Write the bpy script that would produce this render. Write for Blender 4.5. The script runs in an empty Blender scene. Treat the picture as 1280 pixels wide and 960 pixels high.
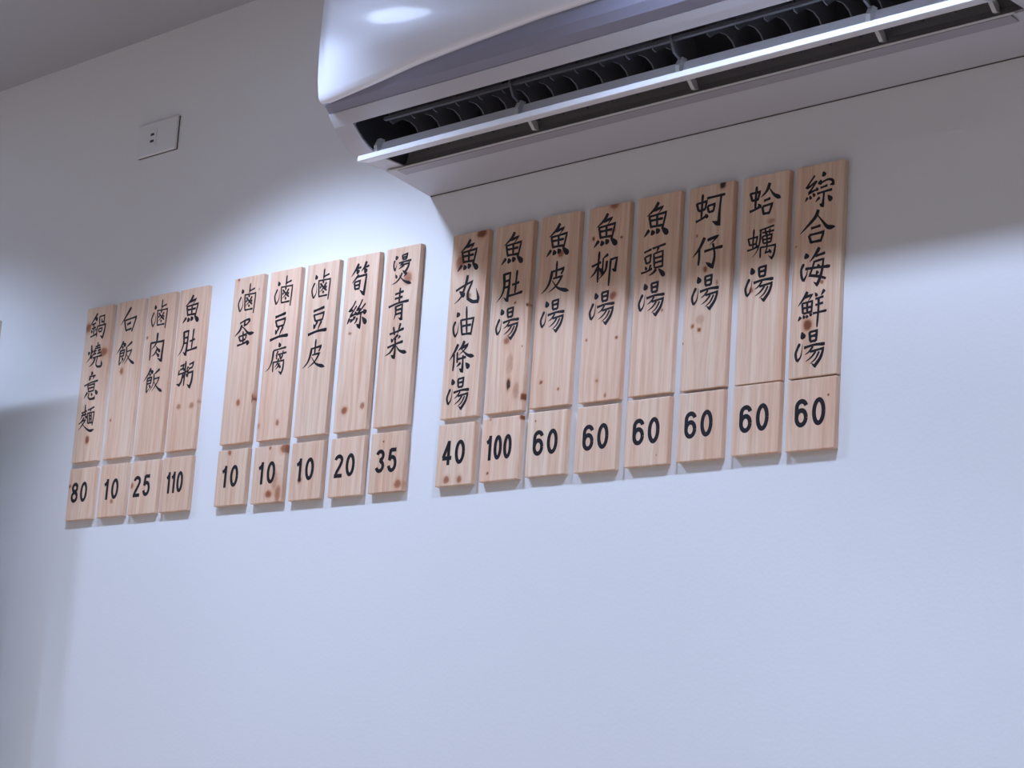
import bpy, bmesh, math, random
from mathutils import Vector, Matrix
random.seed(4)
C = bpy.context.scene.collection
# ---------------------------------------------------------------- camera, world, lamps, exposure
# Plan unit U = width of one menu plaque (8 cm).  w(x, y, z) turns plan units into metres;
# the wall surface is Y = 0, the room is at Y < 0.
U = 0.08; THK = 0.12; ZOFF = 1.77
def w(x, y, z): return Vector((x*U, (y-THK)*U, ZOFF+z*U))
cam = bpy.data.objects.new('camera', bpy.data.cameras.new('camera')); C.objects.link(cam)
cam.data.sensor_width = 36; cam.data.lens = 2789.62/1280*36
cam.data.clip_start = 0.05
Rr = (0.7129765, 0.69792287, 0.06758834); Rd = (-0.09648688, 0.19312644, -0.97641818); Rf = (-0.69451767, 0.68964183, 0.20503502)
M = Matrix(((Rr[0], -Rd[0], -Rf[0]), (Rr[1], -Rd[1], -Rf[1]), (Rr[2], -Rd[2], -Rf[2]))).to_4x4()
M.translation = w(43.3212, -28.8534, -6.757)
cam.matrix_world = M
bpy.context.scene.camera = cam
vs = bpy.context.scene.view_settings
vs.view_transform = 'Standard'; vs.look = 'None'; vs.gamma = 1; vs.use_curve_mapping = False
vs.exposure = 1.0
world = bpy.data.worlds.new('room_air'); bpy.context.scene.world = world; world.use_nodes = True
world.node_tree.nodes['Background'].inputs[0].default_value = (0.05, 0.05, 0.055, 1)
world.node_tree.nodes['Background'].inputs[1].default_value = 0.6
CEIL = 11.6
# ceiling downlights: plan x, y, watts, cone angle
LAMPS = [(-7.2, -7.3, 20, 128), (8.5, -7.0, 38, 121), (23.7, -6.6, 30, 126), (38.8, -6.6, 24, 122),
         (-24, -17, 24, 122), (-9, -17, 18, 122), (6, -17, 12, 122), (21, -17, 22, 122), (36, -17, 24, 122),
         (-15, -36, 44, 122), (0, -36, 38, 122), (15, -36, 30, 122), (30, -36, 30, 122)]
LCOL = (0.55, 0.69, 1.0)
GLYPH={
 '綜':"k -103,259 -193,157 -269,60 -209,73 -71,153;k -54,158 -162,24 -227,-43 -71,3;d -66,43 -29,-18;p -236,-108 -289,-181;d -196,-79 -168,-151;d -134,-48 -87,-111;D 67,302 101,214;D 30,164 5,78;g 28,107 176,146 269,116 289,56 210,45;h 25,18 169,45;h -43,-73 113,-54 270,-43;G 101,-52 95,-177 82,-302 17,-257;p 16,-140 -72,-216;D 185,-131 267,-237",
 '合':"P 4,286 -58,163 -221,21 -367,-96;n -32,220 112,52 218,-49 367,-60;h -138,-24 64,2;v -177,-134 -121,-285;k -169,-138 132,-117 68,-286;h -126,-266 60,-261",
 '海':"D -217,256 -188,160;v -249,75 -298,-19 -290,-132 -251,-228;t -246,-229 -184,-116 -162,23;P 63,321 -18,205 -133,90;h -14,180 186,212;k -30,102 -72,-30 -120,-141 61,-179 219,-234;g -20,88 155,110 129,-98 83,-242 39,-321 -36,-261;h -218,-18 53,-23 298,-33;d 38,36 63,-22;d 20,-73 45,-139",
 '鮮':"P -111,316 -174,220 -301,80;p -174,220 -7,254 -98,145;v -213,134 -189,-60;k -206,123 -6,142 -15,-57;h -184,36 -25,48;h -179,-57 -16,-37;v -109,135 -100,-51;P -230,-105 -287,-177;d -183,-81 -151,-141;d -120,-85 -88,-136;d -58,-64 -3,-107;d 45,282 92,212;P 240,311 173,219;h 58,170 227,196;h 63,65 222,89;h 15,-73 301,-52;v 126,197 128,-39 113,-316",
 '湯':"D -190,304 -143,184;v -219,111 -272,13 -299,-74 -266,-193;t -266,-193 -189,-106 -163,95;v -28,295 -7,123;k -28,285 123,301 113,120;h -12,209 107,223;h -12,124 112,130;h -128,27 80,60 299,55;s 57,36 -23,-48 -105,-91;g 1,-51 272,-17 217,-169 105,-304 35,-249;s 116,-56 30,-145 -87,-212;s 188,-63 115,-182 2,-257",
 '蛤':"v -337,158 -285,1;k -327,143 -129,149 -161,12;h -285,11 -143,22;v -200,258 -211,66 -214,-158;h -336,-182 -208,-154 -99,-110;d -157,-60 -91,-142;P 85,279 22,142 -101,43;n 68,198 180,58 337,-30;h -29,-30 110,-1;v -61,-124 -22,-279;k -55,-127 153,-104 94,-272;h -23,-261 106,-259",
 '蠣':"v -294,134 -249,-7;k -287,120 -90,134 -120,7;h -249,3 -96,19;v -173,283 -182,72 -183,-80;h -306,-87 -183,-70 -86,-38;d -120,12 -73,-63;h -53,237 263,290;p -22,238 -33,50 -88,-118 -190,-222;h 11,190 267,202;v 76,246 87,148;v 174,246 166,154;v 15,131 41,-1;k 21,125 222,138 205,0;h 40,62 208,70;h 44,-4 205,8;v 113,180 126,-99;v -15,-53 -13,-255;g -14,-69 306,-60 284,-209 240,-290 163,-230;k 126,-99 93,-174 190,-158;d 169,-115 219,-192",
 '蚵':"v -322,156 -263,-2;k -308,144 -89,161 -125,10;h -264,4 -119,20;v -189,304 -194,79 -200,-134;h -322,-188 -205,-154 -54,-94;d -113,-69 -50,-146;h -90,213 322,229;v -68,72 -34,-56;k -64,68 92,85 72,-46;h -34,-50 78,-39;G 234,212 212,-37 206,-304 51,-224",
 '仔':"P -80,279 -187,96 -339,-55;v -195,110 -186,-72 -199,-217;p -18,221 228,272 36,123;G 114,148 163,-70 125,-279 -34,-178;h -76,24 137,50 339,64",
 '魚':"P 26,313 -66,193 -242,75;p -71,168 137,215 20,92;v -186,91 -124,-153;k -171,69 215,99 150,-184;h -146,-12 147,-5;h -125,-127 146,-131;v 4,94 14,-131;P -166,-181 -284,-303;D -102,-188 -63,-286;D 1,-176 68,-266;D 117,-164 284,-313",
 '頭':"h -233,197 -59,244;v -214,113 -166,-23;k -200,106 -67,142 -81,-10;h -166,-18 -82,5;d -194,-63 -151,-134;p -57,-45 -103,-140;h -281,-180 -165,-166 -20,-120;h -40,247 271,296;p 110,257 63,168;v -2,157 31,-124;k 11,148 210,176 219,-125;h 30,61 195,75;h 36,-26 201,-10;h 37,-120 218,-105;P 76,-145 11,-203 -93,-245;D 126,-142 281,-296",
 '柳':"h -296,76 -65,135;v -124,345 -133,59 -129,-245;p -137,65 -215,-51 -321,-136;d -117,35 -33,-57;p 99,263 -25,200;k -19,209 -26,-90 53,-42;p 77,142 47,-46 -109,-191;g 150,148 321,172 285,-73 205,-25;v 169,164 159,-62 147,-345",
 '皮':"k -138,110 200,146 128,38;P -104,111 -147,-64 -222,-188 -358,-286;v 9,309 3,-12;q -72,-22 162,-2 17,-175 -186,-285;n -89,-59 72,-221 358,-309",
 '肚':"P -185,261 -157,6 -212,-159 -340,-290;G -183,241 -17,258 -28,-10 -59,-289 -160,-210;h -153,102 -37,113;h -158,-21 -32,-10;h 50,9 242,42;v 166,290 154,64 139,-160;h -30,-199 157,-182 340,-156",
 '丸':"P -4,281 -40,107 -151,-139 -325,-260;G -307,-3 -141,60 142,142 32,-76 39,-195 178,-271 322,-281 325,-200 253,-13;D -208,-23 -52,-134",
 '油':"D -194,205 -142,112;v -223,26 -273,-80 -258,-190 -212,-288;t -212,-286 -147,-181 -137,7;v -81,48 -18,-265;k -64,33 273,40 223,-295;h -22,-90 217,-86;h -20,-254 235,-260;v 56,295 109,-254",
 '條':"P -121,253 -202,116 -344,-56;v -223,86 -211,-87 -222,-272;v -132,102 -117,-123;P 49,299 -15,192 -121,114;p -36,158 155,220 52,116 -83,35;n -35,152 152,13 344,-35;h -101,-49 121,-24;G 33,20 39,-156 36,-299 -49,-237;p -18,-124 -130,-198;D 120,-139 224,-254",
 '燙':"D -228,312 -177,237;v -254,227 -270,111 -228,-3;t -228,0 -167,152;v -38,310 -9,211;k -30,302 117,321 98,211;h -14,254 92,262;h -9,211 97,216;h -127,149 39,164 244,170;p 11,160 -101,83;G -43,100 194,115 145,16 73,-66 -5,-11;p 40,93 -123,23;d -198,-75 -145,-162;p 145,-79 50,-153;p 1,-64 -66,-168 -164,-242 -296,-280;n -79,-111 67,-236 296,-321",
 '青':"h -127,210 125,250;h -127,118 103,139;h -295,-36 -8,21 295,35;v 16,334 10,18;p -84,-32 -70,-183 -112,-320;g -72,-49 110,-17 111,-334 20,-284;h -63,-124 96,-109;h -60,-209 95,-194",
 '菜':"h -230,148 -41,178 184,226;v -126,292 -77,115;p 75,346 8,123;p 30,113 -130,22;d -176,52 -118,-19;d -78,66 -34,-3;p 93,88 30,27;h -263,-124 -30,-71 189,-38;G -45,-2 -32,-182 -44,-346 -144,-288;p -52,-95 -172,-228 -322,-288;n -28,-91 111,-222 322,-279",
 '筍':"P -57,326 -144,198 -268,69;h -123,226 26,242;D -113,206 -42,122;P 183,344 120,229 32,149;h 98,212 268,246;D 118,204 198,107;p -33,86 -121,11 -226,-71;G -94,45 208,62 188,-131 165,-344 22,-239;v -155,-52 -117,-219;k -149,-61 22,-42 5,-220;h -115,-134 5,-127;h -118,-211 15,-205",
 '絲':"k -74,283 -153,171 -256,80 -144,98;k -39,173 -139,61 -225,-34 -31,14;d -83,62 -28,-15;P -223,-71 -296,-191;D -186,-89 -150,-150;D -119,-47 -66,-102;k 128,292 65,177 -20,77 91,100;k 232,196 112,88 -14,-10 197,28;D 182,71 262,-17;G 107,9 107,-144 98,-292 -9,-210;p 7,-79 -27,-161 -82,-201;D 152,-80 296,-233",
 '滷':"D -199,241 -157,140;v -210,74 -279,-53 -274,-142 -220,-267;t -216,-259 -138,-141 -151,40;v 68,344 60,121;h 74,172 236,211;v -91,118 -48,-253;k -78,98 279,98 268,-122 251,-344;h -47,-244 220,-239;p 166,39 70,-79 -33,-151;v -34,40 81,-63 192,-142;d 34,79 78,36;d -38,-27 3,-67;d 126,-39 180,-76;d 55,-127 99,-185",
 '豆':"H -178,217 166,274;v -159,152 -94,-3;k -141,132 166,159 121,-4;h -94,2 119,11;p -18,-12 -138,-173;d -139,-55 -95,-160;p 108,-18 43,-114 1,-214;H -296,-274 2,-221 296,-218",
 '腐':"D 45,342 96,241;h -110,179 83,199 302,216;P -111,184 -129,-9 -199,-172 -325,-257;p 44,159 -26,53;v 4,103 11,-24;h 37,77 325,102;g 207,154 197,41 153,-15 113,13;d 91,64 134,18;v -92,-57 -82,-286;g -82,-78 256,-62 244,-243 199,-342 94,-275;p 82,-3 36,-124 -36,-194;d 40,-105 174,-218;p 114,-103 80,-177 -3,-246",
 '蛋':"k -184,218 -36,265 118,282 145,249 53,172;v -19,258 -30,133;h -27,164 51,172;P -110,181 -169,61 -331,-55;n -141,149 -24,94 142,-31 331,-39;v -188,-65 -119,-185;k -176,-75 74,-44 56,-143;h -120,-180 57,-151;v -51,33 -19,-257;h -220,-270 -42,-248 146,-206;D 100,-183 168,-282",
 '粥':"k -189,199 -59,225 -92,133;h -187,118 -73,138;g -206,110 -238,15 -68,37 -103,-141 -167,-230 -282,-197;v 2,304 -2,15 -9,-260;h -63,29 106,68;d -67,150 -22,86;p 106,168 52,93;p -7,-4 -81,-106;d 33,17 119,-63;k 131,207 281,245 258,143;h 127,110 266,139;G 109,102 103,14 282,38 271,-159 216,-304 108,-235",
 '肉':"v -242,131 -228,-105 -236,-287;G -240,115 242,118 216,-128 213,-334 50,-260;P -15,334 -24,132 -92,36 -198,-36;n -50,36 41,-52 145,-125;p 15,-49 -61,-150 -170,-197;n -28,-96 34,-165 121,-231",
 '白':"P 49,292 -79,143 -293,-94;v -163,11 -68,-254;k -155,-2 293,44 230,-107 156,-292;H -47,-106 98,-73;h -70,-243 143,-216",
 '飯':"P -130,293 -201,172 -369,2;D -147,246 -32,168;d -178,173 -114,120;h -232,66 -107,83;v -227,69 -225,-90 -227,-260;k -210,57 -63,80 -86,-73;h -201,3 -87,15;h -203,-67 -89,-55;t -226,-266 -138,-187 -76,-132;d -147,-89 -79,-162;P 206,240 61,161 -20,131;p 8,135 22,-28 -24,-146 -122,-245;q 13,22 219,48 134,-93 -32,-265;n 21,-25 179,-186 369,-293",
 '鍋':"P -49,305 -130,211 -315,19;D -153,217 -29,148;h -242,49 -82,79;h -224,-53 -64,-25;v -164,83 -128,-201;d -249,-78 -197,-148;p -56,-65 -85,-123;h -250,-241 -127,-219 -13,-187;v 41,226 69,21;k 43,213 237,229 243,27;k 136,160 151,74 236,84;v 3,5 -12,-110 0,-260;G 14,-8 315,6 286,-162 238,-305 137,-244;v 52,-70 86,-161;k 65,-76 189,-69 177,-153;h 92,-158 180,-148",
 '燒':"D -269,97 -217,28;d -91,126 -126,54;P -158,246 -142,60 -186,-61 -312,-159;D -187,-3 -90,-61;v 84,300 83,157;h -1,191 188,217;h -20,145 207,161;h -77,81 60,99;v -21,136 -6,6;h -93,6 58,27;h 100,92 225,109;v 159,129 170,17;h 92,20 250,35;h -73,-73 97,-52 294,-41;P 32,-75 -28,-185 -177,-273;G 120,-67 86,-224 152,-293 284,-300 312,-260 276,-155",
 '意':"D -40,331 0,243;h -114,209 138,219;D -110,187 -66,129;p 79,200 43,136;h -277,3 -33,60 254,88;v -144,15 -76,-159;k -127,1 129,22 115,-143;h -84,-69 99,-58;h -78,-151 114,-138;P -118,-160 -188,-233 -235,-304;G -60,-183 -78,-279 3,-331 174,-324 185,-251;d 21,-188 85,-256;D 168,-125 277,-237",
 '麵':"v -109,321 -88,47;h -234,122 -26,166;h -230,55 -37,92;p -159,107 -254,-27;d -89,51 -6,-8;p -109,14 -205,-84 -336,-140;q -191,-80 -39,-42 -121,-130 -297,-284;n -191,-108 -28,-232 167,-321 336,-303;h 8,175 259,232;p 138,195 101,123;v -7,111 61,-146;k 10,99 272,114 258,-54 237,-202;v 77,104 124,-134;v 160,107 190,-136;h 94,28 170,37;h 107,-44 177,-34;h 59,-137 231,-132",
}
# text, price, board left x, menu bottom z, price bottom z, centres of the characters, centre of the number
ROWS=[
 ('鍋燒意麵','80',-0.000,1.349,0.001,[(0.472,3.222),(0.478,2.528),(0.470,1.808),(0.435,1.042)],(0.449,0.642)),
 ('白飯','10',1.225,1.344,0.004,[(0.468,3.224),(0.488,2.445)],(0.454,0.633)),
 ('滷肉飯','25',2.408,1.345,-0.004,[(0.456,3.208),(0.479,2.450),(0.470,1.686)],(0.441,0.640)),
 ('魚肚粥','110',3.575,1.338,-0.009,[(0.473,3.200),(0.463,2.445),(0.455,1.713)],(0.460,0.645)),
 ('滷蛋','10',5.512,1.340,0.006,[(0.489,3.176),(0.505,2.429)],(0.453,0.628)),
 ('滷豆腐','10',6.747,1.322,-0.014,[(0.480,3.205),(0.457,2.442),(0.434,1.748)],(0.445,0.637)),
 ('滷豆皮','10',7.965,1.313,-0.022,[(0.481,3.193),(0.485,2.427),(0.457,1.726)],(0.460,0.632)),
 ('筍絲','20',9.210,1.302,-0.028,[(0.439,3.178),(0.458,2.434)],(0.451,0.632)),
 ('燙青菜','35',10.426,1.299,-0.024,[(0.511,3.196),(0.477,2.492),(0.507,1.739)],(0.475,0.633)),
 ('魚丸油條湯','40',12.356,1.299,-0.014,[(0.471,3.232),(0.495,2.545),(0.467,1.901),(0.488,1.209),(0.459,0.477)],(0.452,0.640)),
 ('魚肚湯','100',13.558,1.296,-0.001,[(0.479,3.200),(0.475,2.459),(0.476,1.719)],(0.465,0.634)),
 ('魚皮湯','60',14.749,1.298,0.010,[(0.478,3.192),(0.478,2.469),(0.459,1.723)],(0.482,0.626)),
 ('魚柳湯','60',15.986,1.286,-0.001,[(0.446,3.209),(0.437,2.476),(0.463,1.735)],(0.492,0.634)),
 ('魚頭湯','60',17.196,1.290,0.014,[(0.458,3.226),(0.434,2.436),(0.444,1.747)],(0.484,0.624)),
 ('蚵仔湯','60',18.405,1.277,0.022,[(0.490,3.227),(0.475,2.446),(0.475,1.721)],(0.469,0.639)),
 ('蛤蠣湯','60',19.614,1.262,0.038,[(0.502,3.234),(0.457,2.444),(0.455,1.736)],(0.471,0.624)),
 ('綜合海鮮湯','60',20.764,1.257,0.023,[(0.496,3.226),(0.494,2.584),(0.488,1.885),(0.450,1.150),(0.443,0.476)],(0.492,0.634)),
]
KNOTS={0:[(0.10,3.21,0.126,0.115,0.70),(0.83,2.56,0.155,0.113,0.70),(0.54,0.51,0.082,0.103,0.80)],
 1:[(0.39,2.03,0.070,0.084,0.70),(0.16,0.90,0.037,0.037,0.70)],
 2:[(0.08,2.71,0.039,0.033,0.70),(1.05,1.58,0.043,0.029,1.00)],
 3:[(0.35,0.99,0.074,0.064,0.50),(0.81,0.98,0.085,0.071,0.50),(1.04,1.06,0.042,0.053,1.00)],
 4:[(0.14,3.64,0.038,0.036,0.70),(0.87,3.34,0.027,0.027,0.50),(0.51,0.89,0.070,0.083,0.70),(0.98,0.95,0.024,0.121,0.80)],
 5:[(0.66,0.35,0.062,0.075,0.60),(0.02,0.33,0.079,0.068,0.35)],
 7:[(0.28,2.04,0.048,0.030,0.55),(0.30,0.44,0.097,0.082,0.75),(0.84,0.49,0.076,0.072,0.60)],
 8:[(0.69,2.99,0.138,0.148,0.60)],
 9:[(0.25,3.10,0.132,0.177,0.65),(0.80,3.62,0.151,0.096,0.85),(0.57,2.41,0.052,0.054,0.60)],
 10:[(0.48,1.38,0.088,0.071,0.65),(0.64,2.11,0.033,0.031,0.80),(0.97,2.03,0.033,0.031,0.90),(0.91,1.23,0.021,0.015,0.70),(0.61,0.53,0.058,0.123,1.00),(0.99,0.26,0.045,0.070,0.84),(0.60,0.91,0.104,0.231,0.30),(0.82,0.39,0.083,0.183,0.35)],
 11:[(0.57,2.91,0.084,0.077,0.70),(0.27,0.48,0.045,0.036,0.80),(0.72,0.31,0.036,0.030,0.70)],
 12:[(0.62,3.66,0.115,0.091,0.65),(0.14,3.09,0.035,0.037,0.80),(0.84,3.02,0.031,0.030,0.80),(0.71,1.94,0.088,0.084,0.75),(0.61,3.18,0.077,0.061,0.50),(0.12,1.17,0.031,0.027,0.70),(0.86,1.14,0.038,0.036,0.80),(0.44,0.38,0.039,0.035,0.50),(0.66,0.10,0.035,0.044,0.60),(0.39,2.39,0.058,0.060,0.60)],
 13:[(0.70,1.51,0.028,0.035,0.60)],
 14:[(0.75,3.64,0.077,0.088,1.00),(0.21,2.78,0.025,0.035,0.70),(0.44,2.14,0.053,0.058,0.75),(0.72,1.87,0.035,0.052,0.50),(0.22,1.15,0.043,0.040,0.70),(0.37,1.06,0.046,0.043,0.80),(0.01,0.85,0.018,0.020,0.70),(0.38,1.25,0.107,0.100,0.25)],
 15:[(0.65,2.82,0.085,0.048,0.40),(0.28,1.64,0.051,0.056,0.60)],
 16:[(0.63,1.60,0.039,0.038,0.70),(0.37,0.89,0.098,0.110,0.85),(0.06,2.28,0.020,0.020,0.50)],
 100:[(0.05,0.80,0.057,0.048,0.70)],
 101:[(0.53,0.35,0.061,0.054,0.60)],
 102:[(0.08,0.66,0.054,0.072,0.70)],
 104:[(0.39,1.14,0.059,0.062,0.70)],
 105:[(0.51,1.16,0.042,0.041,0.60),(0.96,1.12,0.128,0.101,0.70),(0.58,0.18,0.114,0.077,0.75),(0.88,0.17,0.103,0.200,0.55),(0.74,0.47,0.088,0.235,0.30)],
 106:[(0.33,0.42,0.065,0.063,0.80)],
 108:[(0.87,0.14,0.115,0.095,0.65),(0.36,1.02,0.021,0.019,0.90),(1.05,0.14,0.046,0.063,0.90)],
 109:[(0.31,0.12,0.088,0.083,0.65),(0.66,0.11,0.078,0.077,0.65)],
 110:[(1.03,1.17,0.062,0.055,0.80),(0.20,1.19,0.034,0.025,0.50),(0.21,0.15,0.030,0.030,0.80)],
 111:[(0.19,1.04,0.022,0.021,0.80)],
 113:[(0.75,0.18,0.013,0.014,0.80)],
 116:[(0.85,0.89,0.024,0.024,0.80)]}
# ---------------------------------------------------------------- helpers
def tag(o, label=None, cat=None, group=None, kind=None):
    for k, v in (('label', label), ('category', cat), ('group', group), ('kind', kind)):
        if v: o[k] = v
    return o
def obj(name, bm, mat, parent=None, smooth=False):
    me = bpy.data.meshes.new(name); bm.to_mesh(me); bm.free()
    if smooth:
        for f in me.polygons: f.use_smooth = True
    o = bpy.data.objects.new(name, me); C.objects.link(o)
    if mat: me.materials.append(mat)
    if parent: o.parent = parent
    return o
def empty(name, loc, rot=(0, 0, 0)):
    o = bpy.data.objects.new(name, None); C.objects.link(o); o.location = loc; o.rotation_euler = rot
    o.empty_display_size = 0.05
    return o
def box(bm, x0, x1, y0, y1, z0, z1, bev=0, seg=2):
    vv = [bm.verts.new((x, y, z)) for x in (x0, x1) for y in (y0, y1) for z in (z0, z1)]
    ff = [(0, 1, 3, 2), (4, 6, 7, 5), (0, 4, 5, 1), (2, 3, 7, 6), (0, 2, 6, 4), (1, 5, 7, 3)]
    fs = [bm.faces.new([vv[i] for i in f]) for f in ff]
    if bev:
        es = list({e for f in fs for e in f.edges})
        bmesh.ops.bevel(bm, geom=es, offset=bev, segments=seg, affect='EDGES', profile=0.5)
    bmesh.ops.recalc_face_normals(bm, faces=bm.faces)
    return bm
def extrude_x(bm, prof, x0, x1, caps=True, closed=True):
    """prof: list of (y, z); a prism along x."""
    a = [bm.verts.new((x0, y, z)) for y, z in prof]; b = [bm.verts.new((x1, y, z)) for y, z in prof]
    n = len(prof); fs = []
    for i in range(n if closed else n-1):
        j = (i+1) % n; fs.append(bm.faces.new((a[i], a[j], b[j], b[i])))
    if caps and closed:
        fs.append(bm.faces.new(a)); fs.append(bm.faces.new(b[::-1]))
    bmesh.ops.recalc_face_normals(bm, faces=fs)
    return bm
def cyl(bm, p0, p1, r0, r1=None, n=20, cap=True):
    r1 = r0 if r1 is None else r1
    p0 = Vector(p0); p1 = Vector(p1); d = (p1-p0).normalized()
    a = d.orthogonal().normalized(); b = d.cross(a); rings = []
    for p, r in ((p0, r0), (p1, r1)):
        rings.append([bm.verts.new(p+(a*math.cos(t)+b*math.sin(t))*r) for t in [2*math.pi*i/n for i in range(n)]])
    fs = [bm.faces.new((rings[0][i], rings[0][(i+1) % n], rings[1][(i+1) % n], rings[1][i])) for i in range(n)]
    if cap: fs += [bm.faces.new(rings[0][::-1]), bm.faces.new(rings[1])]
    bmesh.ops.recalc_face_normals(bm, faces=fs)

# ---------------------------------------------------------------- materials
def mat(name, col, rough=0.5, metal=0, coat=0, spec=0.5):
    m = bpy.data.materials.new(name); m.use_nodes = True
    b = m.node_tree.nodes['Principled BSDF']
    b.inputs['Base Color'].default_value = (*col, 1); b.inputs['Roughness'].default_value = rough
    b.inputs['Metallic'].default_value = metal; b.inputs['Coat Weight'].default_value = coat
    b.inputs['Coat Roughness'].default_value = 0.06
    b.inputs['Specular IOR Level'].default_value = spec
    return m
def N(nt, t, **kw):
    n = nt.nodes.new(t)
    for k, v in kw.items(): setattr(n, k, v)
    return n
def paint(name, col, rough=0.6, scale=60, bump=0.02, mottle=0.03):
    """painted or moulded surface: faint mottling and fine relief"""
    m = mat(name, col, rough); nt = m.node_tree; b = nt.nodes['Principled BSDF']
    tc = N(nt, 'ShaderNodeTexCoord'); no = N(nt, 'ShaderNodeTexNoise'); no.inputs['Scale'].default_value = scale
    no.inputs['Detail'].default_value = 4
    nt.links.new(tc.outputs['Object'], no.inputs['Vector'])
    n2 = N(nt, 'ShaderNodeTexNoise'); n2.inputs['Scale'].default_value = 2.2; n2.inputs['Detail'].default_value = 3
    nt.links.new(tc.outputs['Object'], n2.inputs['Vector'])
    mx = N(nt, 'ShaderNodeMixRGB'); nt.links.new(n2.outputs['Fac'], mx.inputs[0])
    mx.inputs[1].default_value = (*[c*(1-mottle) for c in col], 1); mx.inputs[2].default_value = (*[min(1, c*(1+mottle)) for c in col], 1)
    nt.links.new(mx.outputs[0], b.inputs['Base Color'])
    bp = N(nt, 'ShaderNodeBump'); bp.inputs['Strength'].default_value = bump*10; bp.inputs['Distance'].default_value = 0.001
    nt.links.new(no.outputs['Fac'], bp.inputs['Height']); nt.links.new(bp.outputs[0], b.inputs['Normal'])
    return m
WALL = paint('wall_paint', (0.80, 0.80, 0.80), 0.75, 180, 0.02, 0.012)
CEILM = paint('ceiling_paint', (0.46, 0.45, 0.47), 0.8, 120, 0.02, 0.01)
CREAM = paint('cream_wall_paint', (0.84, 0.77, 0.67), 0.75, 180, 0.02, 0.012)
FLOORM = paint('floor_tile', (0.64, 0.47, 0.34), 0.35, 20, 0.01, 0.05)
INK = mat('black_print', (0.012, 0.011, 0.016), 0.45, spec=0.3)
SHELL = paint('white_shell_plastic', (0.54, 0.53, 0.57), 0.42, 300, 0.01, 0.01)
BAND = mat('mauve_band_plastic', (0.27, 0.265, 0.345), 0.38)
PANEL = mat('gloss_pearl_panel', (0.86, 0.87, 0.93), 0.42, metal=0.35, coat=0.4)
DARK = mat('dark_duct_plastic', (0.035, 0.035, 0.042), 0.6)
FIN = mat('dark_fin_plastic', (0.13, 0.13, 0.145), 0.5)
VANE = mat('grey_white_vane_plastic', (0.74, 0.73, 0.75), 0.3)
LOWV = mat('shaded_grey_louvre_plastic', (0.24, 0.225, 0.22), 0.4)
RECESS_SHADE = mat('grey_recess_shade', (0.36, 0.34, 0.38), 0.45)  # darker grey stands in for the shade of the recess behind the lip
CLIP = mat('pale_clip_plastic', (0.62, 0.62, 0.60), 0.45)
OUT = paint('outlet_plate_plastic', (0.74, 0.73, 0.72), 0.35, 200, 0.005, 0.005)
SLOT = mat('socket_slot_black', (0.01, 0.01, 0.01), 0.6)
GAP = mat('shadow_gap_sealant', (0.10, 0.07, 0.06), 0.8)

# one node group measures how near a point of the board is to a knot
kg = bpy.data.node_groups.new('knot_distance', 'ShaderNodeTree')
kg.interface.new_socket('P', in_out='INPUT', socket_type='NodeSocketVector')
kg.interface.new_socket('Centre', in_out='INPUT', socket_type='NodeSocketVector')
kg.interface.new_socket('Radius', in_out='INPUT', socket_type='NodeSocketVector')
kg.interface.new_socket('D', in_out='OUTPUT', socket_type='NodeSocketFloat')
gi = kg.nodes.new('NodeGroupInput'); go = kg.nodes.new('NodeGroupOutput')
s1 = N(kg, 'ShaderNodeVectorMath', operation='SUBTRACT'); s2 = N(kg, 'ShaderNodeVectorMath', operation='DIVIDE'); s3 = N(kg, 'ShaderNodeVectorMath', operation='LENGTH')
kg.links.new(gi.outputs[0], s1.inputs[0]); kg.links.new(gi.outputs[1], s1.inputs[1]); kg.links.new(s1.outputs[0], s2.inputs[0]); kg.links.new(gi.outputs[2], s2.inputs[1])
kg.links.new(s2.outputs[0], s3.inputs[0]); kg.links.new(s3.outputs['Value'], go.inputs[0])

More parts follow.
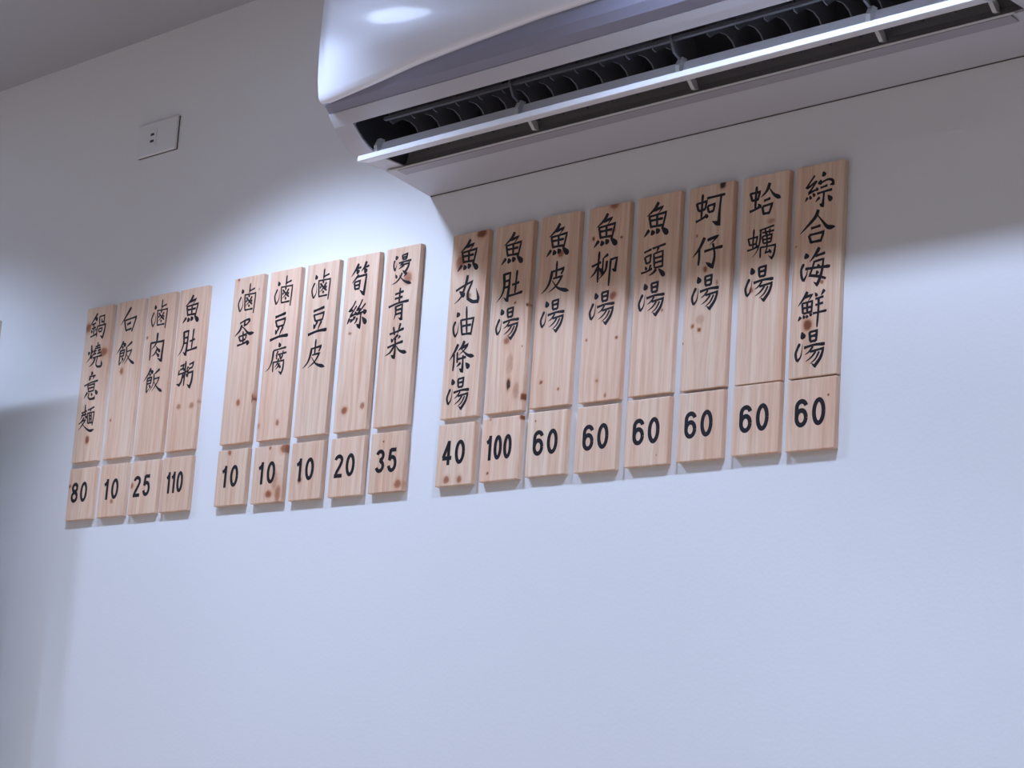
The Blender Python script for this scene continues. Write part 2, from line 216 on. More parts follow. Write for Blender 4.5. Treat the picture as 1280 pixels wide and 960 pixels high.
def pine(seed, knots):
    rnd = random.Random(seed)
    m = mat('pine_wood', (0.6, 0.4, 0.3), 0.5, spec=0.35); nt = m.node_tree; L = nt.links; b = nt.nodes['Principled BSDF']
    tc = N(nt, 'ShaderNodeTexCoord')
    sep = N(nt, 'ShaderNodeSeparateXYZ'); L.new(tc.outputs['Object'], sep.inputs[0])
    # local position in plaque widths, with a little wobble so nothing is a perfect oval
    px = N(nt, 'ShaderNodeMath', operation='DIVIDE'); L.new(sep.outputs[0], px.inputs[0]); px.inputs[1].default_value = U
    pz = N(nt, 'ShaderNodeMath', operation='DIVIDE'); L.new(sep.outputs[2], pz.inputs[0]); pz.inputs[1].default_value = U
    P = N(nt, 'ShaderNodeCombineXYZ'); L.new(px.outputs[0], P.inputs[0]); L.new(pz.outputs[0], P.inputs[2])
    wb = N(nt, 'ShaderNodeTexNoise'); wb.inputs['Scale'].default_value = 9; L.new(P.outputs[0], wb.inputs['Vector'])
    sc = N(nt, 'ShaderNodeVectorMath', operation='SCALE'); sc.inputs['Scale'].default_value = 0.05; L.new(wb.outputs['Color'], sc.inputs[0])
    of = N(nt, 'ShaderNodeVectorMath', operation='ADD'); L.new(P.outputs[0], of.inputs[0]); L.new(sc.outputs[0], of.inputs[1])
    of2 = N(nt, 'ShaderNodeVectorMath', operation='ADD'); L.new(of.outputs[0], of2.inputs[0]); of2.inputs[1].default_value = (-.025, 0, -.025)
    P2 = N(nt, 'ShaderNodeVectorMath', operation='MULTIPLY'); L.new(of2.outputs[0], P2.inputs[0]); P2.inputs[1].default_value = (1, 0, 1)
    ds = []; bend = None
    for (kx, kz, rx, rz, dk) in knots:
        g = N(nt, 'ShaderNodeGroup'); g.node_tree = kg; L.new(P2.outputs[0], g.inputs[0])
        g.inputs[1].default_value = (kx, 0, kz); g.inputs[2].default_value = (rx, 1, rz)
        ds.append((g.outputs[0], dk))
        # fibres run round the knot: push the grain coordinate aside near it
        g2 = N(nt, 'ShaderNodeGroup'); g2.node_tree = kg; L.new(P2.outputs[0], g2.inputs[0])
        g2.inputs[1].default_value = (kx, 0, kz); g2.inputs[2].default_value = (rx*2.2+.03, 1, rz*3.5+.06)
        q = N(nt, 'ShaderNodeMath', operation='MULTIPLY'); L.new(g2.outputs[0], q.inputs[0]); L.new(g2.outputs[0], q.inputs[1])
        q1 = N(nt, 'ShaderNodeMath', operation='ADD'); L.new(q.outputs[0], q1.inputs[0]); q1.inputs[1].default_value = 1
        q2 = N(nt, 'ShaderNodeMath', operation='DIVIDE'); q2.inputs[0].default_value = rx*1.2; L.new(q1.outputs[0], q2.inputs[1])
        dx = N(nt, 'ShaderNodeMath', operation='SUBTRACT'); L.new(px.outputs[0], dx.inputs[0]); dx.inputs[1].default_value = kx
        tx = N(nt, 'ShaderNodeMath', operation='DIVIDE'); L.new(dx.outputs[0], tx.inputs[0]); tx.inputs[1].default_value = rx*.8+.02
        th = N(nt, 'ShaderNodeMath', operation='TANH'); L.new(tx.outputs[0], th.inputs[0])
        mm = N(nt, 'ShaderNodeMath', operation='MULTIPLY'); L.new(th.outputs[0], mm.inputs[0]); L.new(q2.outputs[0], mm.inputs[1])
        if bend is None: bend = mm.outputs[0]
        else:
            ad = N(nt, 'ShaderNodeMath', operation='ADD'); L.new(bend, ad.inputs[0]); L.new(mm.outputs[0], ad.inputs[1]); bend = ad.outputs[0]
    gx = px.outputs[0]
    if bend is not None:
        sb = N(nt, 'ShaderNodeMath', operation='SUBTRACT'); L.new(px.outputs[0], sb.inputs[0]); L.new(bend, sb.inputs[1]); gx = sb.outputs[0]
    gz = N(nt, 'ShaderNodeMath', operation='MULTIPLY'); L.new(pz.outputs[0], gz.inputs[0]); gz.inputs[1].default_value = 0.035
    gy = N(nt, 'ShaderNodeMath', operation='MULTIPLY'); L.new(sep.outputs[1], gy.inputs[0]); gy.inputs[1].default_value = 6
    G = N(nt, 'ShaderNodeCombineXYZ'); L.new(gx, G.inputs[0]); L.new(gy.outputs[0], G.inputs[1]); L.new(gz.outputs[0], G.inputs[2])
    sh = N(nt, 'ShaderNodeVectorMath', operation='ADD'); L.new(G.outputs[0], sh.inputs[0]); sh.inputs[1].default_value = (rnd.uniform(0, 40), rnd.uniform(0, 9), rnd.uniform(0, 9))
    n1 = N(nt, 'ShaderNodeTexNoise'); n1.inputs['Scale'].default_value = rnd.uniform(7, 12); n1.inputs['Detail'].default_value = 3; L.new(sh.outputs[0], n1.inputs['Vector'])
    n2 = N(nt, 'ShaderNodeTexNoise'); n2.inputs['Scale'].default_value = 42; n2.inputs['Detail'].default_value = 4; L.new(sh.outputs[0], n2.inputs['Vector'])
    n3 = N(nt, 'ShaderNodeTexNoise'); n3.inputs['Scale'].default_value = 2.0; n3.inputs['Detail'].default_value = 2; L.new(sh.outputs[0], n3.inputs['Vector'])
    cr = N(nt, 'ShaderNodeValToRGB'); e = cr.color_ramp.elements
    t = rnd.uniform(-.03, .03); r2 = rnd.uniform(-.02, .02)
    e[0].position = 0.30; e[0].color = (0.72+t, 0.475+t*.8, 0.325+t*.5, 1)
    e[1].position = 0.62; e[1].color = (0.83+t, 0.635+t+r2, 0.475+t+r2, 1)
    L.new(n1.outputs['Fac'], cr.inputs[0])
    cr2 = N(nt, 'ShaderNodeValToRGB'); e = cr2.color_ramp.elements
    e[0].position = 0.32; e[0].color = (0.83, 0.76, 0.72, 1); e[1].position = 0.55; e[1].color = (1, 1, 1, 1)
    L.new(n2.outputs['Fac'], cr2.inputs[0])
    m1 = N(nt, 'ShaderNodeMixRGB', blend_type='MULTIPLY'); m1.inputs[0].default_value = 0.55; L.new(cr.outputs[0], m1.inputs[1]); L.new(cr2.outputs[0], m1.inputs[2])
    cr3 = N(nt, 'ShaderNodeValToRGB'); e = cr3.color_ramp.elements
    e[0].position = 0.3; e[0].color = (1.0, .90, .86, 1); e[1].position = 0.7; e[1].color = (1, 1, 1, 1)
    L.new(n3.outputs['Fac'], cr3.inputs[0])
    m2 = N(nt, 'ShaderNodeMixRGB', blend_type='MULTIPLY'); m2.inputs[0].default_value = 1; L.new(m1.outputs[0], m2.inputs[1]); L.new(cr3.outputs[0], m2.inputs[2])
    col = m2.outputs[0]
    for d, dk in ds:
        # reddish halo, then the knot with its darker rim
        h = N(nt, 'ShaderNodeMapRange', interpolation_type='SMOOTHSTEP'); h.inputs['From Min'].default_value = 1.9; h.inputs['From Max'].default_value = 0.8
        h.inputs['To Max'].default_value = 0.55*dk; L.new(d, h.inputs['Value'])
        a = N(nt, 'ShaderNodeMixRGB'); L.new(h.outputs[0], a.inputs[0]); L.new(col, a.inputs[1]); a.inputs[2].default_value = (0.60, 0.27, 0.13, 1)
        k = N(nt, 'ShaderNodeMapRange', interpolation_type='SMOOTHSTEP'); k.inputs['From Min'].default_value = 1.15; k.inputs['From Max'].default_value = 0.55
        k.inputs['To Max'].default_value = min(1, dk*1.25); L.new(d, k.inputs['Value'])
        c = N(nt, 'ShaderNodeMixRGB'); L.new(k.outputs[0], c.inputs[0]); L.new(a.outputs[0], c.inputs[1])
        s = max(0, (dk-.75)*4)
        c.inputs[2].default_value = (0.33*(1-s)+0.03*s, 0.10*(1-s)+0.015*s, 0.04*(1-s)+0.01*s, 1)
        k2 = N(nt, 'ShaderNodeMapRange', interpolation_type='SMOOTHSTEP'); k2.inputs['From Min'].default_value = 0.45; k2.inputs['From Max'].default_value = 0.0
        k2.inputs['To Max'].default_value = 0.5*dk; L.new(d, k2.inputs['Value'])
        c2 = N(nt, 'ShaderNodeMixRGB'); L.new(k2.outputs[0], c2.inputs[0]); L.new(c.outputs[0], c2.inputs[1]); c2.inputs[2].default_value = (0.12, 0.035, 0.018, 1)
        col = c2.outputs[0]
    L.new(col, b.inputs['Base Color'])
    bp = N(nt, 'ShaderNodeBump'); bp.inputs['Strength'].default_value = 0.15; bp.inputs['Distance'].default_value = 0.0004
    L.new(n2.outputs['Fac'], bp.inputs['Height']); L.new(bp.outputs[0], b.inputs['Normal'])
    return m

# ---------------------------------------------------------------- the room
XL, XR, YF = -2.6, 4.9, -4.6
def slab(name, x0, x1, y0, y1, z0, z1, m):
    bm = bmesh.new(); box(bm, x0, x1, y0, y1, z0, z1); o = obj(name, bm, m); tag(o, kind='structure'); return o
HC = ZOFF + CEIL*U
slab('floor', XL-.1, XR+.1, YF-.1, .1, -.1, 0, FLOORM)
slab('wall_back', XL-.1, XR+.1, 0, .12, 0, HC+.14, WALL)
slab('wall_left', XL-.12, XL, YF, 0, 0, HC, CREAM)
slab('wall_right', XR, XR+.12, YF, 0, 0, HC, CREAM)
slab('wall_front', XL-.1, XR+.1, YF-.12, YF, 0, HC, CREAM)
# the ceiling runs very slightly uphill to the right, as the wall line in the photograph does
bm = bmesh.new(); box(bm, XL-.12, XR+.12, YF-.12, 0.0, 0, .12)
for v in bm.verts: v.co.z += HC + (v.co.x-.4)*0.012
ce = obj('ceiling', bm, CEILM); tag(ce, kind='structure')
def ceil_z(x): return HC + (x-.4)*0.012

# ---------------------------------------------------------------- ceiling downlights (above the frame)
GLOW = bpy.data.materials.new('lamp_diffuser_glow'); GLOW.use_nodes = True
gn = GLOW.node_tree; gn.nodes.clear(); em = gn.nodes.new('ShaderNodeEmission'); mo = gn.nodes.new('ShaderNodeOutputMaterial')
em.inputs[0].default_value = (*LCOL, 1); em.inputs[1].default_value = 9; gn.links.new(em.outputs[0], mo.inputs[0])
RIM = mat('lamp_trim_white', (0.8, 0.8, 0.8), 0.4)
for i, (lx, ly, pw, ang) in enumerate(LAMPS):
    p = w(lx, ly, 0); z = ceil_z(p.x)
    t = empty('ceiling_downlight', (p.x, p.y, z))
    tag(t, 'round white downlight set in the ceiling above the picture', 'lamp', 'ceiling downlights above the picture')
    bm = bmesh.new(); n = 32
    ra, rb, rc = .062, .078, .070
    prof = [(ra, -.004), (rb, -.006), (rb, -.001), (ra, -.001)]
    rings = [[bm.verts.new((r*math.cos(2*math.pi*k/n), r*math.sin(2*math.pi*k/n), zz)) for k in range(n)] for r, zz in prof]
    for a in range(4):
        for k in range(n): bm.faces.new((rings[a][k], rings[a][(k+1) % n], rings[(a+1) % 4][(k+1) % n], rings[(a+1) % 4][k]))
    bmesh.ops.recalc_face_normals(bm, faces=bm.faces)
    obj('trim_ring', bm, RIM, t, True)
    bm = bmesh.new(); cyl(bm, (0, 0, -.0005), (0, 0, -.003), .0615, n=32); obj('diffuser', bm, GLOW, t)
    ld = bpy.data.lights.new('lamp_light', 'SPOT'); ld.energy = pw; ld.color = LCOL; ld.spot_size = math.radians(ang); ld.spot_blend = 0.40; ld.shadow_soft_size = .055
    lo = bpy.data.objects.new('lamp_light', ld); C.objects.link(lo); lo.parent = t; lo.location = (0, 0, -.012)

# ---------------------------------------------------------------- an added screen just left of the frame, put there to shadow the wall
ps = empty('added_shadow_screen', w(-5.1, -1.55, 0)); ps.location.z = 0
tag(ps, 'plain cream screen added just left of the picture to cast a shadow on the wall', 'screen')
bm = bmesh.new(); box(bm, -3.6*U, 3.7*U, -.018, .014, .03, ZOFF+4.62*U, bev=.003); obj('panel', bm, CREAM, ps)
for sx in (-3.2, 3.2):
    bm = bmesh.new(); box(bm, (sx-.25)*U, (sx+.25)*U, -.07, .05, 0, .034, bev=.004); obj('foot', bm, RIM, ps)

# ---------------------------------------------------------------- brush lettering
PRO = {  # width along the stroke: (position, relative width)
 'h': ((0, .85), (.15, .72), (.5, .66), (.8, .85), (.93, 1.05), (1, .75)),
 'v': ((0, .55), (.08, 1.0), (.3, .8), (.8, .85), (1, .55)),
 'p': ((0, .85), (.15, 1.0), (.5, .75), (.8, .45), (1, .12)),
 'n': ((0, .25), (.3, .55), (.6, .95), (.8, 1.35), (.9, 1.0), (1, .15)),
 'd': ((0, .2), (.4, .8), (.75, 1.15), (1, .5)),
 't': ((0, .9), (.3, .55), (1, .1)),
 'k': ((0, .7), (.3, .65), (.6, .85), (1, .7)),
 'g': ((0, .7), (.3, .65), (.6, .95), (.85, 1.05), (1, .12)),
 's': ((0, .85), (.15, 1.0), (.5, .8), (.8, .5), (1, .15)),
 'q': ((0, .6), (.4, .8), (.7, .7), (1, .12))}
def prof_w(t, s):
    big = t in 'HPDG'; P = PRO[t.lower()]
    for (a, x), (b, y) in zip(P, P[1:]):
        if s <= b: r = x+(y-x)*(s-a)/(b-a); break
    else: r = P[-1][1]
    k = {'D': 1.7, 'd': 1.1, 'P': 1.2, 'G': 1.15, 'H': 1.25, 's': .68}.get(t, 1.0)
    return r*k
def resample(pts, smooth):
    """polyline -> denser points; gentle turns are rounded, sharp ones stay corners"""
    P = [Vector(p) for p in pts]; out = [P[0]]
    for i in range(len(P)-1):
        p0 = P[i-1] if i > 0 else P[i]; p1 = P[i]; p2 = P[i+1]; p3 = P[i+2] if i+2 < len(P) else P[i+1]
        def sharp(a, b, c):
            u = b-a; v = c-b
            return u.length < 1e-6 or v.length < 1e-6 or u.angle(v) > 1.0
        t1 = (p2-p1) if (i == 0 or sharp(p0, p1, p2)) else (p2-p0)*.5
        t2 = (p2-p1) if (i+2 >= len(P) or sharp(p1, p2, p3)) else (p3-p1)*.5
        n = 5
        for k in range(1, n+1):
            s = k/n; s2 = s*s; s3 = s2*s
            out.append(p1*(2*s3-3*s2+1)+t1*(s3-2*s2+s)+p2*(-2*s3+3*s2)+t2*(s3-s2))
    return out
def ribbon(bm, pts, widths, y):
    n = len(pts); Lf = []; Rt = []
    for i in range(n):
        a = pts[max(0, i-1)]; b = pts[min(n-1, i+1)]; d = (b-a)
        if d.length < 1e-9: d = Vector((1, 0))
        d.normalize(); nn = Vector((-d.y, d.x))
        # broad at corners
        if 0 < i < n-1:
            u = (pts[i]-pts[i-1]); v = (pts[i+1]-pts[i])
            if u.length > 1e-9 and v.length > 1e-9: nn = nn/max(.75, math.cos(u.angle(v)/2))
        h = widths[i]/2
        Lf.append(bm.verts.new((pts[i].x+nn.x*h, y, pts[i].y+nn.y*h))); Rt.append(bm.verts.new((pts[i].x-nn.x*h, y, pts[i].y-nn.y*h)))
    for i in range(n-1):
        bm.faces.new((Lf[i], Rt[i], Rt[i+1], Lf[i+1]))
STROKE = 0.064
def glyph_mesh(ch):
    bm = bmesh.new()
    st = GLYPH[ch].split(';'); k0 = STROKE*(1.0 if len(st) < 13 else .86 if len(st) < 19 else .74)
    for j, s in enumerate(st):
        t, *pp = s.split(); pts = [tuple(float(c)/1000*U for c in q.split(',')) for q in pp]
        P = resample(pts, True); L = [0]
        for a, b in zip(P, P[1:]): L.append(L[-1]+(b-a).length)
        ribbon(bm, P, [k0*U*prof_w(t, l/max(L[-1], 1e-9)) for l in L], -.00012-.000004*j)
    for f in bm.faces:
        f.normal_update()
        if f.normal.y > 0: f.normal_flip()
    me = bpy.data.meshes.new('character'); bm.to_mesh(me); bm.free(); me.materials.append(INK)
    return me
# upright narrow bold figures, drawn in a box 1 high; stroke list of (points, closed)
def ell(cx, cy, rx, ry, a0, a1, n=18):
    return [(cx+rx*math.cos(math.radians(a0+(a1-a0)*i/n)), cy+ry*math.sin(math.radians(a0+(a1-a0)*i/n))) for i in range(n+1)]
DW = .58; T_ = .175; hw = DW/2-T_/2; top = .5-T_/2
DIG = {
 '0': [ell(0, 0, hw, top, 0, 360, 32)],
 '1': [[(.06, -.5), (.06, .5)], [(.07, .40), (-.05, .27), (-.17, .22)]],
 '2': [ell(0, .23, hw, top-.23, 170, -10, 16)+[(.14, .06), (.03, -.10), (-.10, -.27), (-.17, -.44)], [(-.25, -.43), (.26, -.43)]],
 '3': [ell(0, .235, hw-.015, top-.235, 165, -88, 16), ell(0, -.21, hw, top-.21, 88, -165, 16), [(-.04, .04), (.03, .035)]],
 '4': [[(.10, -.5), (.10, .5)], [(-.24, -.21), (.28, -.21)], [(.09, .44), (-.20, -.19)]],
 '5': [[(.22, .43), (-.13, .43)], [(-.12, .47), (-.17, .0)], ell(0, -.15, hw, .28, 150, -165, 20)],
 '6': [ell(0, -.17, hw, .26, 0, 360, 24), ell(0, .20, hw, top-.20, 15, 180, 14)+[(-hw, .0), (-hw, -.17)]],
 '8': [ell(0, .235, hw-.02, top-.235, 0, 360, 24), ell(0, -.205, hw, top-.205, 0, 360, 24)]}
def digit_mesh(d, sx, H):
    bm = bmesh.new()
    for j, pl in enumerate(DIG[d]):
        P = [Vector((x*sx*H, y*H)) for x, y in pl]
        th = T_*H*(.97 if sx > .9 else .93)
        ribbon(bm, P, [th]*len(P), -.00012-.00001*j)
    for f in bm.faces:
        f.normal_update()
        if f.normal.y > 0: f.normal_flip()
    me = bpy.data.meshes.new('digit'); bm.to_mesh(me); bm.free(); me.materials.append(INK)
    return me

# ---------------------------------------------------------------- the wooden menu plaques
def board(width, height, seed, knots, parent):
    bm = bmesh.new(); rr = random.Random(seed)
    box(bm, 0, width, 0, THK*U, 0, height, bev=.0011, seg=2)
    o = obj('board', bm, pine(seed, knots), parent)
    return o
CHM = {}
HM, HP = 3.681, 1.207
MLAB = ['long pine plaque with four characters 鍋燒意麵, leftmost of the top row', 'long pine plaque with two characters 白飯, second from the left end',
 'long pine plaque with three characters 滷肉飯, third from the left end', 'long pine plaque with three characters 魚肚粥, last of the left four',
 'long pine plaque with two characters 滷蛋, first of the middle five', 'long pine plaque with three characters 滷豆腐, second of the middle five',
 'long pine plaque with three characters 滷豆皮, centre of the middle five', 'long pine plaque with two characters 筍絲 and two round knots near its bottom',
 'long pine plaque with three characters 燙青菜, last of the middle five', 'long pine plaque with five characters 魚丸油條湯, first of the right group',
 'long pine plaque with three characters 魚肚湯 and a dark split knot near its bottom', 'long pine plaque with three characters 魚皮湯, third of the right group',
 'long pine plaque with three characters 魚柳湯, spotted with many small knots', 'long pine plaque with three characters 魚頭湯, plain, fourth from the right end',
 'long pine plaque with three characters 蚵仔湯 and a dark knot at its top edge', 'long pine plaque with three characters 蛤蠣湯, second from the right end',
 'long pine plaque with five characters 綜合海鮮湯, rightmost and highest of the row']
PLAB = ['small pine plaque reading 80 (eighty), leftmost of the bottom row', 'small pine plaque reading 10 (ten), between the eighty and the twenty-five',
 'small pine plaque reading 25 (twenty-five), third from the left end', 'small pine plaque reading 110 (one hundred and ten), last of the left four',
 'small pine plaque reading 10 (ten), first of the middle five, clean face', 'small pine plaque reading 10 (ten) with dark streaky knots at its right side',
 'small pine plaque reading 10 (ten), centre of the middle five, left of the twenty', 'small pine plaque reading 20 (twenty), under the long plaque with two bottom knots',
 'small pine plaque reading 35 (thirty-five), with a knot in its lower right corner', 'small pine plaque reading 40 (forty), two round knots below the number',
 'small pine plaque reading 100 (one hundred), with a dark knot at its top right corner', 'small pine plaque reading 60 (sixty), leftmost of the sixties, beside the hundred',
 'small pine plaque reading 60 (sixty), below the knottiest long plaque', 'small pine plaque reading 60 (sixty), third to the right of the hundred',
 'small pine plaque reading 60 (sixty), third from the right end of the row', 'small pine plaque reading 60 (sixty), next to last at the right end',
 'small pine plaque reading 60 (sixty), rightmost of all, touching the long one above']
for i, (txt, num, bx, zm, zp, cc, nc) in enumerate(ROWS):
    t = empty('menu_plaque', w(bx, 0, zm)); tag(t, MLAB[i], 'sign', 'long wooden menu plaques')
    board(U, HM*U, 10+i, KNOTS.get(i, []), t)
    for ch, (gx, gz) in zip(txt, cc):
        if ch not in CHM: CHM[ch] = glyph_mesh(ch)
        o = bpy.data.objects.new('character', CHM[ch]); C.objects.link(o); o.parent = t; o.location = (gx*U, 0, gz*U)
    t = empty('price_plaque', w(bx, 0, zp)); tag(t, PLAB[i], 'sign', 'small wooden price plaques')
    board(U, HP*U, 60+i, KNOTS.get(100+i, []), t)
    H = .475*U
    if num == '110': lay = [('1', -.21, .8), ('1', -.03, .8), ('0', .20, .8)]
    elif num == '100': lay = [('1', -.25, .8), ('0', -.02, .74), ('0', .235, .74)]
    elif num == '10': lay = [('1', -.165, 1), ('0', .16, 1)]
    else: lay = [(num[0], -.178, 1), (num[1], .178, 1)]
    for d, ox, sx in lay:
        key = d+str(sx)
        if key not in CHM: CHM[key] = digit_mesh(d, sx, H)
        o = bpy.data.objects.new('digit', CHM[key]); C.objects.link(o); o.parent = t; o.location = ((nc[0]+ox)*U, 0, nc[1]*U)

# ---------------------------------------------------------------- air conditioner
A0 = 11.459; AL = 14.95                       # left end, length (plan units)
ac = empty('air_conditioner', w(A0, THK, 5.965), (0, -math.atan(.0088), 0))
tag(ac, 'white wall-mounted air conditioner with open louvres above the right-hand plaques', 'air conditioner')
# local coordinates: x from the left end, y from the wall (negative into the room), z from the bottom edge
Z0 = 5.975
def q(y, z): return ((y-THK)*U, (z-Z0)*U)
X = lambda x: (x-A0)*U
XO0, XO1 = 12.0, 25.86                        # outlet opening
front_low = [q(-1.12, 6.180), q(-1.45, 6.19), q(-1.80, 6.205), q(-2.06, 6.30), q(-2.24, 6.415), q(-2.38, 6.53), q(-2.51, 6.66)]
seam = q(-2.68, 6.886)
# underside, from the wall to the outlet lip, full length
bm = bmesh.new()
extrude_x(bm, [q(.12, 5.975), q(-.5, 6.075), q(-1.12, 6.180), q(-1.06, 6.26), q(-.4, 6.3), q(.12, 6.3)], 0, AL*U)
obj('underside', bm, SHELL, ac)
# lower front strip between the outlet and the panel
bm = bmesh.new()
extrude_x(bm, [q(-2.51, 6.66), q(-2.60, 6.775), seam, q(-2.62, 6.94), q(-2.42, 6.75)], 0, AL*U)
obj('front_strip', bm, SHELL, ac)
# two end cheeks that close the outlet left and right
for a, b in ((0, XO0-A0), (XO1-A0, AL)):
    bm = bmesh.new(); extrude_x(bm, front_low+[q(-2.42, 6.75), q(-1.0, 6.9), q(-1.0, 6.3)], a*U, b*U)
    obj('end_cheek', bm, SHELL, ac)
# rear casing
bm = bmesh.new()
extrude_x(bm, [q(.12, 6.3), q(.12, 10.05), q(-1.3, 10.0), q(-2.0, 9.8), q(-2.5, 9.3), q(-2.75, 8.6), q(-2.82, 7.5), q(-2.70, 7.1), q(-2.6, 7.05), q(-2.2, 8.0), q(-1.0, 8.3), q(-.3, 7.7), q(-.4, 6.3)], .004, AL*U-.004)
obj('casing', bm, SHELL, ac)
# mauve recessed band under the panel
bm = bmesh.new()
extrude_x(bm, [q(-2.675, 6.90), q(-2.80, 7.03), q(-2.87, 7.2), q(-2.90, 7.7), q(-2.6, 7.7), q(-2.5, 6.95)], .001, AL*U-.001)
obj('front_band', bm, BAND, ac)
# glossy front panel whose lower edge rises in an arc to the middle
PP = [(-2.86, 7.07), (-2.92, 7.09), (-2.965, 7.15), (-2.99, 7.25), (-3.02, 7.48), (-3.042, 7.75), (-3.038, 8.0), (-3.02, 8.3), (-2.98, 8.69), (-2.92, 9.1), (-2.83, 9.45), (-2.64, 9.80), (-2.3, 10.05), (-1.6, 10.16)]
FL = [0, 0, 0, 0, 0, 0, .01, .04, .08, .14, .18, .2, .2, .2]
edge = [(0, 7.03), (.15, 6.985), (1.15, 7.075), (2.67, 7.235), (4.15, 7.33), (5.9, 7.42), (7.4, 7.45)]
def zedge(x):
    x = min(x, AL-x)
    for (a, b), (c, d) in zip(edge, edge[1:]):
        if x <= c: return b+(d-b)*(x-a)/(c-a)
    return edge[-1][1]
bm = bmesh.new(); cols = []; nx = 60
for k in range(nx+1):
    x = AL*k/nx; zb = zedge(x)+.02; s = zb-7.07; col = []
    for (y, z), fl in zip(PP, FL):
        xx = x+fl*(2*k/nx-1)
        col.append(bm.verts.new((xx*U, *q(y, z+s*max(0, 1-(z-7.07)/1.2)))))
    cols.append(col)
for k in range(nx):
    for j in range(len(cols[0])-1): bm.faces.new((cols[k][j], cols[k+1][j], cols[k+1][j+1], cols[k][j+1]))
bmesh.ops.recalc_face_normals(bm, faces=bm.faces)
pn = obj('front_panel', bm, PANEL, ac, True)
so = pn.modifiers.new('thickness', 'SOLIDIFY'); so.thickness = .004; so.offset = -1
bv = pn.modifiers.new('soft_edges', 'BEVEL'); bv.width = .0015; bv.segments = 2; bv.limit_method = 'ANGLE'; bv.angle_limit = math.radians(50)
# dark air duct behind the louvres
bm = bmesh.new()
duct = [q(-2.40, 6.76), q(-2.35, 7.2), q(-2.0, 7.7), q(-1.3, 7.9), q(-.75, 7.5), q(-.7, 6.9), q(-1.02, 6.27)]
extrude_x(bm, duct, X(XO0), X(XO1), caps=False, closed=False)
obj('air_duct', bm, DARK, ac, True)
for xx, s in ((XO0, 1), (XO1, -1)):
    bm = bmesh.new(); extrude_x(bm, [q(-1.15, 6.20), q(-1.8, 6.23), q(-2.04, 6.33), q(-2.22, 6.44), q(-2.36, 6.56), q(-2.44, 6.64)]+duct, X(xx)-.0005+s*.0006, X(xx)+.0005+s*.0006)
    obj('duct_end', bm, DARK, ac)
# upright guide fins with a linking bar
def fin_shape():
    return [q(-2.16, 7.0), q(-2.14, 6.74), q(-2.10, 6.68), q(-2.02, 6.66), q(-1.92, 6.74), q(-1.78, 6.82), q(-1.6, 6.83), q(-1.45, 6.76), q(-1.33, 6.62), q(-1.2, 6.40), q(-1.1, 6.40), q(-.95, 6.95), q(-1.1, 7.4), q(-1.6, 7.5), q(-2.1, 7.4)]
xs = []; x = 12.62
while x < 25.6:
    if all(abs(x-c) > .16 for c in (16.0, 19.8, 23.7)): xs.append(x)
    x += .60
fin_me = None
for x in xs:
    if fin_me is None:
        bm = bmesh.new(); extrude_x(bm, fin_shape(), -.0011, .0011); fin = obj('guide_fin', bm, FIN, ac); fin_me = fin.data; fin.location = (X(x), 0, 0)
    else:
        fin = bpy.data.objects.new('guide_fin', fin_me); C.objects.link(fin); fin.parent = ac; fin.location = (X(x), 0, 0)
bm = bmesh.new(); extrude_x(bm, [q(-2.10, 6.80), q(-2.18, 6.78), q(-2.18, 6.72), q(-2.10, 6.72)], X(12.5), X(25.6)); obj('linking_bar', bm, FIN, ac)
# louvres: the upper one is a face with a forward-standing lip
bm = bmesh.new()
extrude_x(bm, [q(-1.86, 6.43), q(-1.90, 6.26), q(-1.96, 6.12), q(-2.05, 6.06), q(-2.25, 6.00), q(-2.285, 6.055), q(-2.325, 6.05), q(-2.335, 5.945), q(-2.31, 5.935), q(-2.05, 5.99), q(-1.90, 6.06), q(-1.84, 6.24), q(-1.81, 6.42)], X(XO0)+.001, X(XO1)-.001)
obj('upper_louvre', bm, VANE, ac)
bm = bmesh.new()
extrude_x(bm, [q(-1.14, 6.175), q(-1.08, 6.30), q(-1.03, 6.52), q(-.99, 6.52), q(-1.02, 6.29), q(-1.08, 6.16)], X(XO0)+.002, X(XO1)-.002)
obj('lower_louvre', bm, LOWV, ac)
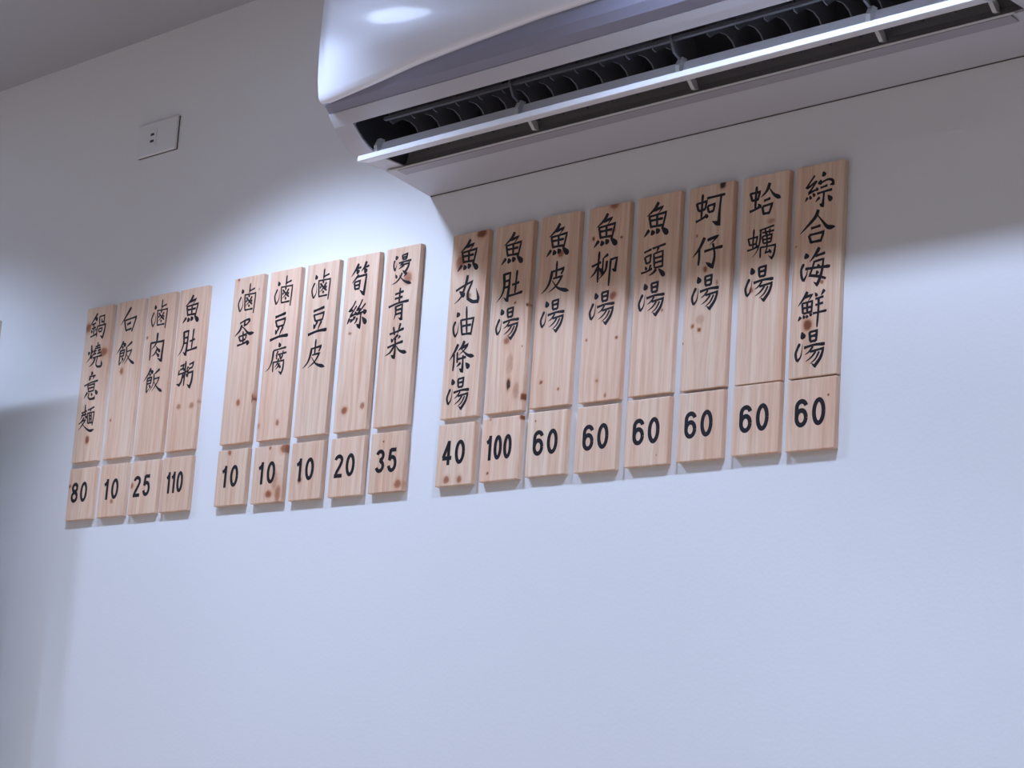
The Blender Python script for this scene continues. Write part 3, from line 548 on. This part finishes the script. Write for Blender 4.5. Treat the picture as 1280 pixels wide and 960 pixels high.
# thin pale lip along the underside's front edge, and a grey strip behind it as painted recess shade
bm = bmesh.new(); extrude_x(bm, [q(-1.12, 6.175), q(-1.17, 6.150), q(-1.15, 6.125), q(-1.10, 6.145)], X(11.54), X(XO1)-.012); obj('outlet_lip', bm, CLIP, ac)
bm = bmesh.new(); extrude_x(bm, [q(-1.095, 6.172), q(-1.09, 6.135), q(-.86, 6.11), q(-.86, 6.14)], X(11.78), X(XO1)-.02); obj('recess_shade_strip', bm, RECESS_SHADE, ac)
# clips that hold the louvres
for xx in (12.12, 15.9, 19.7, 23.6, 25.7):
    bm = bmesh.new()
    extrude_x(bm, [q(-1.80, 6.50), q(-1.92, 6.50), q(-2.00, 6.34), q(-1.98, 6.20), q(-1.90, 6.22), q(-1.82, 6.36)], X(xx)-.004, X(xx)+.003)
    obj('louvre_clip', bm, CLIP, ac)
    bm = bmesh.new()
    extrude_x(bm, [q(-1.30, 6.42), q(-1.36, 6.34), q(-1.22, 6.20), q(-1.10, 6.22), q(-1.18, 6.36)], X(xx)-.027, X(xx)-.021)
    obj('louvre_clip', bm, CLIP, ac)
    if 13 < xx < 25:
        bm = bmesh.new(); extrude_x(bm, [q(-2.20, 7.0), q(-2.22, 6.75), q(-2.10, 6.52), q(-1.95, 6.45), q(-2.04, 6.62), q(-2.08, 7.0)], X(xx)-.002, X(xx)+.002); obj('louvre_arm', bm, FIN, ac)
# dark joint where the unit meets the wall
bm = bmesh.new(); box(bm, .002, AL*U-.002, -.0016, -.0002, -.0010, .0); obj('wall_joint', bm, GAP, ac)

# ---------------------------------------------------------------- wall socket
so_ = empty('wall_outlet', w(1.22, THK, 8.51), (0, -.006, 0)); tag(so_, 'white wall socket plate with two slots, high on the wall at the left', 'outlet')
PW, PH = 1.50*U, .815*U
bm = bmesh.new(); box(bm, 0, PW, -.0065, -.0008, 0, PH, bev=.0022, seg=3); obj('plate', bm, OUT, so_)
bm = bmesh.new(); box(bm, .002, PW+.0007, -.0010, -.0001, -.0006, PH-.001); obj('plate_gap_shade', bm, GAP, so_)  # dark sheet painting the shade at the plate's right and bottom edges
bm = bmesh.new(); box(bm, .036, .060, -.0078, -.006, .016, .050, bev=.001); md = obj('socket_module', bm, OUT, so_)
for zz in (.0265, .0395):
    bm = bmesh.new(); box(bm, .0430, .0535, -.0081, -.0070, zz-.0022, zz+.0022); obj('slot', bm, SLOT, md)
